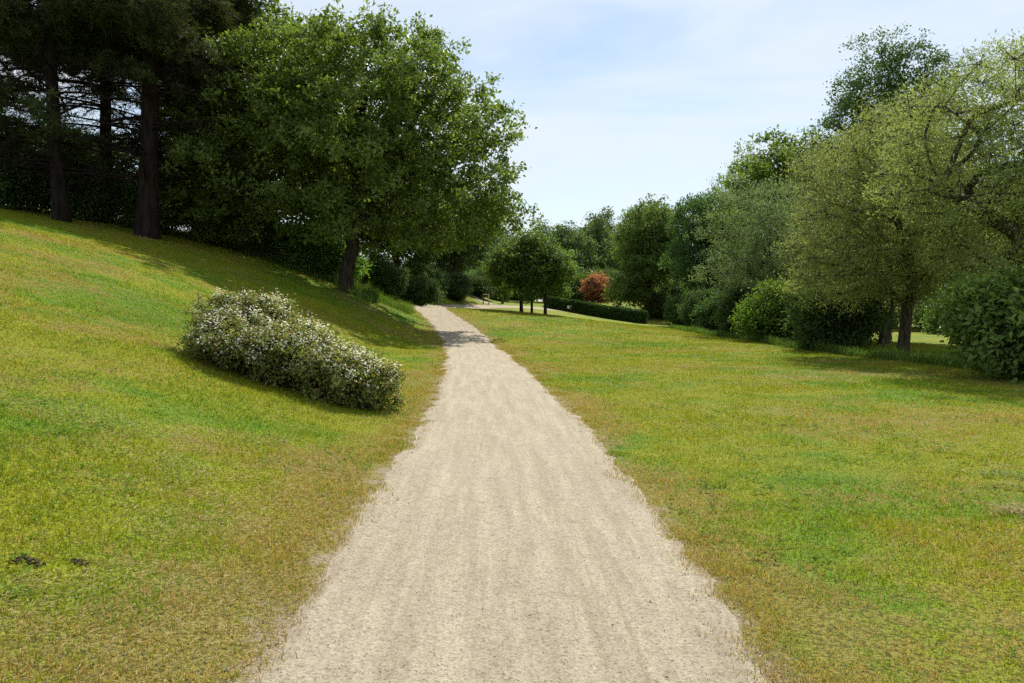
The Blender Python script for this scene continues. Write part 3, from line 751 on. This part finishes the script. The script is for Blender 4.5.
ub = [(-10.9, 46.2, .95, 'loose_bush', loose, 'bright', 'sunlit yellow-green bush just left of the oak trunk'),
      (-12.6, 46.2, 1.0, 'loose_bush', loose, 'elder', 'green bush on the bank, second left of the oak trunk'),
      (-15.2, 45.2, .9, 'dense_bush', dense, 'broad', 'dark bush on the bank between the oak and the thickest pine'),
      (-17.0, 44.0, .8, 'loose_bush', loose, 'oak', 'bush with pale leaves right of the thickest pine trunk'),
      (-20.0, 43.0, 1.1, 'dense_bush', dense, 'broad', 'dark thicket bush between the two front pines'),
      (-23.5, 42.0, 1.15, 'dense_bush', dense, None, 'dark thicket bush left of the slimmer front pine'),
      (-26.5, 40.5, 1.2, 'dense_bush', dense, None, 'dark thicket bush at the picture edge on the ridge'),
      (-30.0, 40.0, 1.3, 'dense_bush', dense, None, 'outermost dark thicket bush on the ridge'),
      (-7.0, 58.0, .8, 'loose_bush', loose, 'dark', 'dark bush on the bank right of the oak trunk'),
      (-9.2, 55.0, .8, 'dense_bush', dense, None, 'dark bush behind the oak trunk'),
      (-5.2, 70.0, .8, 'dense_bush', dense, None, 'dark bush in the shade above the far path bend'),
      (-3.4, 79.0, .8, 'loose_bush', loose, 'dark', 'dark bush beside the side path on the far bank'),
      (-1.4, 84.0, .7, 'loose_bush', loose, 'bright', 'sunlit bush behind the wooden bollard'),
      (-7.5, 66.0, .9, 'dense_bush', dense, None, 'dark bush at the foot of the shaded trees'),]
for k, (x, y, s, nm, pr, lf, lab) in enumerate(ub):
    bush(nm, lab, pr, x, y, s, k * 1.7, UG, lf)
red = make_bush(531, 3.1, 1.9, 130, 13, .26, .16, 'red', rs=.22, mind=.45)
bush('red_shrub', 'round red-leaved shrub standing alone on the grass behind the clipped hedge', red, 11.2, 101, (.92, .92, 1.08))

FB = 'far bushes closing the gap under the distant trees'
for k, (x, y, s) in enumerate([(-4, 112, 1.5), (1, 116, 1.6), (5.5, 113, 1.5), (9.5, 118, 1.7), (14, 114, 1.6), (18.5, 112, 1.6), (23, 108, 1.6), (28, 104, 1.6), (20, 94, 1.2), (17, 88, 1.1), (23, 90, 1.3)]):
    bush('far_bush', 'far green bush in the row under the distant trees', [dense, loose][k % 2], x, y, s, k * 1.9, FB, ['far', 'broad', 'dark'][k % 3])

# --- flowering shrub on the bank
def flowering_shrub():
    lob = [(-4.80, 12.95, .46, .54, .50), (-4.35, 12.85, .46, .60, .52), (-3.85, 12.65, .46, .58, .58), (-4.68, 12.28, .38, .44, .34), (-4.25, 12.05, .44, .50, .36),
           (-3.65, 12.05, .46, .52, .38), (-3.35, 12.45, .42, .50, .44), (-3.0, 12.0, .42, .48, .38), (-2.5, 11.85, .40, .46, .36), (-2.12, 11.8, .30, .38, .30), (-2.7, 12.25, .36, .44, .40)]
    lob = [(x * .96, y - .5, r, rz * 1.05, zo * 1.08) for x, y, r, rz, zo in lob]
    cx, cy = -3.4, 11.6; cz = tz(cx, cy)
    L = [(x - cx, y - cy, tz(x, y) - cz + zo, r * 1.05, r * 1.05, rz * 1.05) for x, y, r, zo_, rz in lob for zo in (zo_ * .82,)]
    at = envelope(601, L, 600, .12, .22, .20)
    gz = TZ(at[:, 0] + cx, at[:, 1] + cy) - cz
    at = at[at[:, 2] > gz + .03]
    root = empty('flowering_shrub', cx, cy, cz)
    tag(root, 'spreading evergreen shrub covered in small white flowers on the grassy bank', 'bush')
    limbs = [[(l[0] * .95, l[1] * .95, tz(l[0] + cx, l[1] + cy) - cz - .03), (l[0], l[1], l[2] + .1)] for l in L]
    br = grow(603, limbs, at, .022, tip_r=.004, step=.2, flare=1.0)
    lv, tw = crown_leaves(604, at, (0, 0, -.6), 6, 17, .085, .055, .068, .030, up=.8, outw=.7, rnd=.7, hexa=True)
    link('stems', mesh_np('stems', *joinVF(br + [tw]), M['bark'], True), root)
    link('foliage', mesh_np('foliage', *lv, M['shrub']), root)
    rg = np.random.default_rng(9)
    # flower heads sit at the outer ends of the shoots
    lc = np.array(L)
    dn = np.min(np.linalg.norm((at[:, None] - lc[None, :, :3]) / lc[None, :, 3:], axis=2), axis=1)
    outer = at[dn > .72]
    hi = outer[:, 2] - (TZ(outer[:, 0] + cx, outer[:, 1] + cy) - cz); outer = outer[hi > .28]
    n = 10500
    c = outer[rg.integers(0, len(outer), n)]; o = nrm(c - lc[np.linalg.norm(c[:, None] - lc[None, :, :3], axis=2).argmin(1), :3] + np.array([0, 0, .45]))
    c = c + rg.normal(0, .06, (n, 3)) + o * rg.uniform(.02, .07, n)[:, None]
    Nn = nrm(o + rg.normal(0, .35, (n, 3))); u = nrm(np.cross(Nn, rg.normal(0, 1, (n, 3)))); w = np.cross(Nn, u)
    VV, FF, b = [], [], 0
    for k in range(5):
        a = k * 1.2566
        D = u * math.cos(a) + w * math.sin(a) + Nn * .25
        V, F = leaf_quads(c, D, Nn, rg.uniform(.013, .021, n), .016, .1); VV.append(V); FF.append(F + b); b += len(V)
    f = link('blossom', mesh_np('blossom', np.concatenate(VV), np.concatenate(FF), M['petal']), root); f['kind'] = 'stuff'
flowering_shrub()

# --- clipped hedges
def hedge(name, label, A, B, h, w, n, L, group, ext=None):
    A = np.array(A); B = np.array(B); rg = np.random.default_rng(int(A[0] * 10) + 77)
    d = B - A; ln = np.linalg.norm(d); d = d / ln; nn = np.array([-d[1], d[0]])
    c = (A + B) / 2; cz = tz(*c)
    t = rg.random(n) * ln
    face = rg.random(n)
    u = np.where(face < .4, rg.uniform(-.5, .5, n), np.where(face < .7, -.5, .5)) * w; v = np.where(face < .4, 1, rg.random(n)) * h
    inner = rg.random(n) < .25
    u = np.where(inner, rg.uniform(-.45, .45, n) * w, u); v = np.where(inner, rg.random(n) * h * .95, v)
    u = u + rg.normal(0, .05, n); v = v + rg.normal(0, .05, n) + .12 * vnoise(t / 1.3, u * 0, 3)
    x = A[0] + d[0] * t + nn[0] * u; y = A[1] + d[1] * t + nn[1] * u
    P = np.stack([x - c[0], y - c[1], TZ(x, y) - cz + v], -1)
    o = np.stack([nn[0] * u / w, nn[1] * u / w, (v / h - .5)], -1)
    V, F = leaf_quads(P, rg.normal(0, 1, (n, 3)), nrm(nrm(o) + rg.normal(0, .5, (n, 3))), L * rg.uniform(.7, 1.3, n), L * .6, .15)
    root = empty(name, c[0], c[1], cz); tag(root, label, 'hedge', group)
    link('foliage', mesh_np('foliage', V, F, M['hedge']), root)
    k = int(ln / .35); t = np.linspace(.1, ln - .1, k); x = A[0] + d[0] * t; y = A[1] + d[1] * t; z = TZ(x, y) - cz
    a = np.stack([x - c[0], y - c[1], z - .05], -1)
    st = [prisms(a, a + rg.normal(0, .12, (k, 3)) * np.array([1, 1, 0]) + np.array([0, 0, h * .85]), .025, .01) for _ in range(3)]
    link('stems', mesh_np('stems', *joinVF(st), M['bark']), root)
HG = 'clipped hedges beyond the lawn'
hedge('clipped_hedge', 'long dark clipped hedge sloping down behind the maples to the right-hand trees', (3.7, 80), (12.6, 72.3), 1.15, 1.1, 26000, .17, HG)
hedge('clipped_hedge', 'short far hedge right of the red shrub', (13.2, 104), (20, 101), 1.0, .9, 7000, .22, HG)
hedge('clipped_hedge', 'short far hedge left of the red shrub', (4.2, 101), (9.2, 100), 1.0, .9, 6000, .22, HG)

# ------------------------------------------------------------------ small made things
def box(cx, cy, cz, sx, sy, sz, bev=.012):
    import bmesh
    bm = bmesh.new(); bmesh.ops.create_cube(bm, size=1)
    for v in bm.verts: v.co = Vector((v.co.x * sx + cx, v.co.y * sy + cy, v.co.z * sz + cz))
    bmesh.ops.bevel(bm, geom=bm.edges[:], offset=bev, segments=2, affect='EDGES')
    return bm
def bm_obj(name, bm, mat, parent):
    me = bpy.data.meshes.new(name); bm.to_mesh(me); bm.free(); me.materials.append(mat); return link(name, me, parent)
r = empty('wooden_barrier', -2.35, 73.2); tag(r, 'pale wooden post with a short rail beside the far path', 'barrier')
bm_obj('post', box(.1, 0, .52, .12, .12, 1.04), M['wood'], r)
bm_obj('post', box(-.42, .02, .5, .10, .10, 1.0), M['darkwood'], r)
bm_obj('rail', box(-.16, -.075, .97, .62, .05, .10), M['wood'], r)
r = empty('wooden_bollard', -.95, 76.5); tag(r, 'squat brown wooden bollard standing beside the far path behind the barrier', 'bollard')
bm_obj('post', box(0, 0, .45, .28, .28, .9, .02), M['darkwood'], r)
bm_obj('cap', box(0, 0, .935, .32, .32, .07, .02), M['darkwood'], r)
r = empty('small_sign', 5.9, 77.3); tag(r, 'small plain white sign low in front of the long clipped hedge', 'sign')
bm_obj('panel', box(0, 0, .52, .55, .04, .32), M['white'], r)
bm_obj('post', box(0, .045, .3, .06, .05, .66), M['wood'], r)

def clods(name, label, x, y, n, rad, rlo, rhi, mat, cat, flat=.5):
    import bmesh
    rg = random.Random(int(x * 100)); bm = bmesh.new()
    for k in range(n):
        a = rg.random() * 6.28; q = rad * rg.random() ** .6; px, py = math.cos(a) * q, math.sin(a) * q * .6
        s = rg.uniform(rlo, rhi) * (1 - .4 * q / rad)
        r_ = bmesh.ops.create_icosphere(bm, subdivisions=1, radius=s)
        for v in r_['verts']:
            f = rg.uniform(.72, 1.15)
            v.co = Vector((v.co.x * f * 1.2 + px, v.co.y * f + py, v.co.z * f * .8 + rad * flat * .35 * (1 - q / rad) + .01 + tz(x + px, y + py) - tz(x, y)))
    r = empty(name, x, y); tag(r, label, cat); bm_obj('soil', bm, mat, r); r2 = r
    return r
clods('molehill', 'flattened dark molehill in the dry grass, larger of the two near the picture corner', -2.40, 3.72, 90, .085, .003, .012, M['soil'], 'molehill')
clods('molehill', 'smaller crumbly molehill beside the larger one in the dry grass', -2.22, 3.86, 45, .055, .004, .012, M['soil'], 'molehill')
clods('soil_clod', 'single dark clod on the slope left of the flowering shrub', -6.53, 14.1, 6, .06, .012, .022, M['soil'], 'clod')
def debris():
    rg = np.random.default_rng(3); n = 380
    r = empty('straw_heap', 4.05, 5.95); tag(r, 'little heap of dry cut grass at the right edge of the lawn', 'straw heap')
    P = rg.normal(0, 1, (n, 3)) * np.array([.12, .07, .02]) + np.array([0, 0, .035]); az = rg.random(n) * 6.28
    D = np.stack([np.cos(az), np.sin(az), rg.normal(0, .25, n)], -1)
    V, F = leaf_quads(P, D, nrm(rg.normal(0, .5, (n, 3)) + np.array([0, 0, 1])), rg.uniform(.05, .13, n), .006, .1)
    link('straw', mesh_np('straw', V, F, M['straw']), r)
debris()

# ------------------------------------------------------------------ light, sky, camera
EL, AZ = R(49), R(21)          # sun ahead of the camera and to the right
sv = Vector((math.cos(EL) * math.sin(AZ), math.cos(EL) * math.cos(AZ), math.sin(EL)))
sl = bpy.data.lights.new('sun', 'SUN'); sl.energy = 5.0; sl.angle = R(.53); sl.color = (1, .955, .88)
so = bpy.data.objects.new('sun', sl); COL.objects.link(so); so.rotation_euler = sv.to_track_quat('Z', 'Y').to_euler(); so.location = (0, 0, 60)
w = bpy.data.worlds.new('World'); sc.world = w; w.use_nodes = True
nt = w.node_tree; nt.nodes.clear()
sky = nt.nodes.new('ShaderNodeTexSky'); sky.sky_type = 'NISHITA'; sky.sun_disc = False
sky.sun_elevation = EL; sky.sun_rotation = AZ; sky.air_density = 1.0; sky.dust_density = .35; sky.ozone_density = 1.6; sky.altitude = 30
tc = nt.nodes.new('ShaderNodeTexCoord'); mp = nt.nodes.new('ShaderNodeMapping'); mp.inputs['Scale'].default_value = (1.2, 1.2, 4.5)
nz = nt.nodes.new('ShaderNodeTexNoise'); nz.inputs['Scale'].default_value = 1.6; nz.inputs['Detail'].default_value = 6; nz.inputs['Distortion'].default_value = .5
mr = nt.nodes.new('ShaderNodeMapRange'); mr.interpolation_type = 'SMOOTHSTEP'; mr.inputs['From Min'].default_value = .30; mr.inputs['From Max'].default_value = .58; mr.inputs['To Max'].default_value = .92
mx = nt.nodes.new('ShaderNodeMix'); mx.data_type = 'RGBA'; mx.inputs[7].default_value = (5.75, 6.3, 6.65, 1)
bg = nt.nodes.new('ShaderNodeBackground'); bg.inputs['Strength'].default_value = .104
out = nt.nodes.new('ShaderNodeOutputWorld')
for a, b in ((tc.outputs['Generated'], mp.inputs[0]), (mp.outputs[0], nz.inputs['Vector']), (nz.outputs['Fac'], mr.inputs['Value']), (mr.outputs[0], mx.inputs[0]),
             (sky.outputs[0], mx.inputs[6]), (mx.outputs[2], bg.inputs['Color']), (bg.outputs[0], out.inputs['Surface'])):
    nt.links.new(a, b)

cam = bpy.data.cameras.new('camera'); cam.sensor_width = 36; cam.lens = 760 * 36 / 1024; cam.clip_end = 5000; cam.clip_start = .05
co = bpy.data.objects.new('camera', cam); COL.objects.link(co); co.location = (0, 0, 1.65); co.rotation_euler = (R(90 - 2.37), 0, 0)
sc.camera = co
sc.render.engine = 'CYCLES'
sc.cycles.max_bounces = 10; sc.cycles.diffuse_bounces = 7; sc.cycles.transmission_bounces = 7; sc.cycles.glossy_bounces = 2
sc.cycles.use_denoising = False
sc.cycles.sample_clamp_indirect = 6
sc.view_settings.view_transform = 'Standard'; sc.view_settings.look = 'None'; sc.view_settings.exposure = .50; sc.view_settings.gamma = 1
sc.view_settings.use_curve_mapping = False
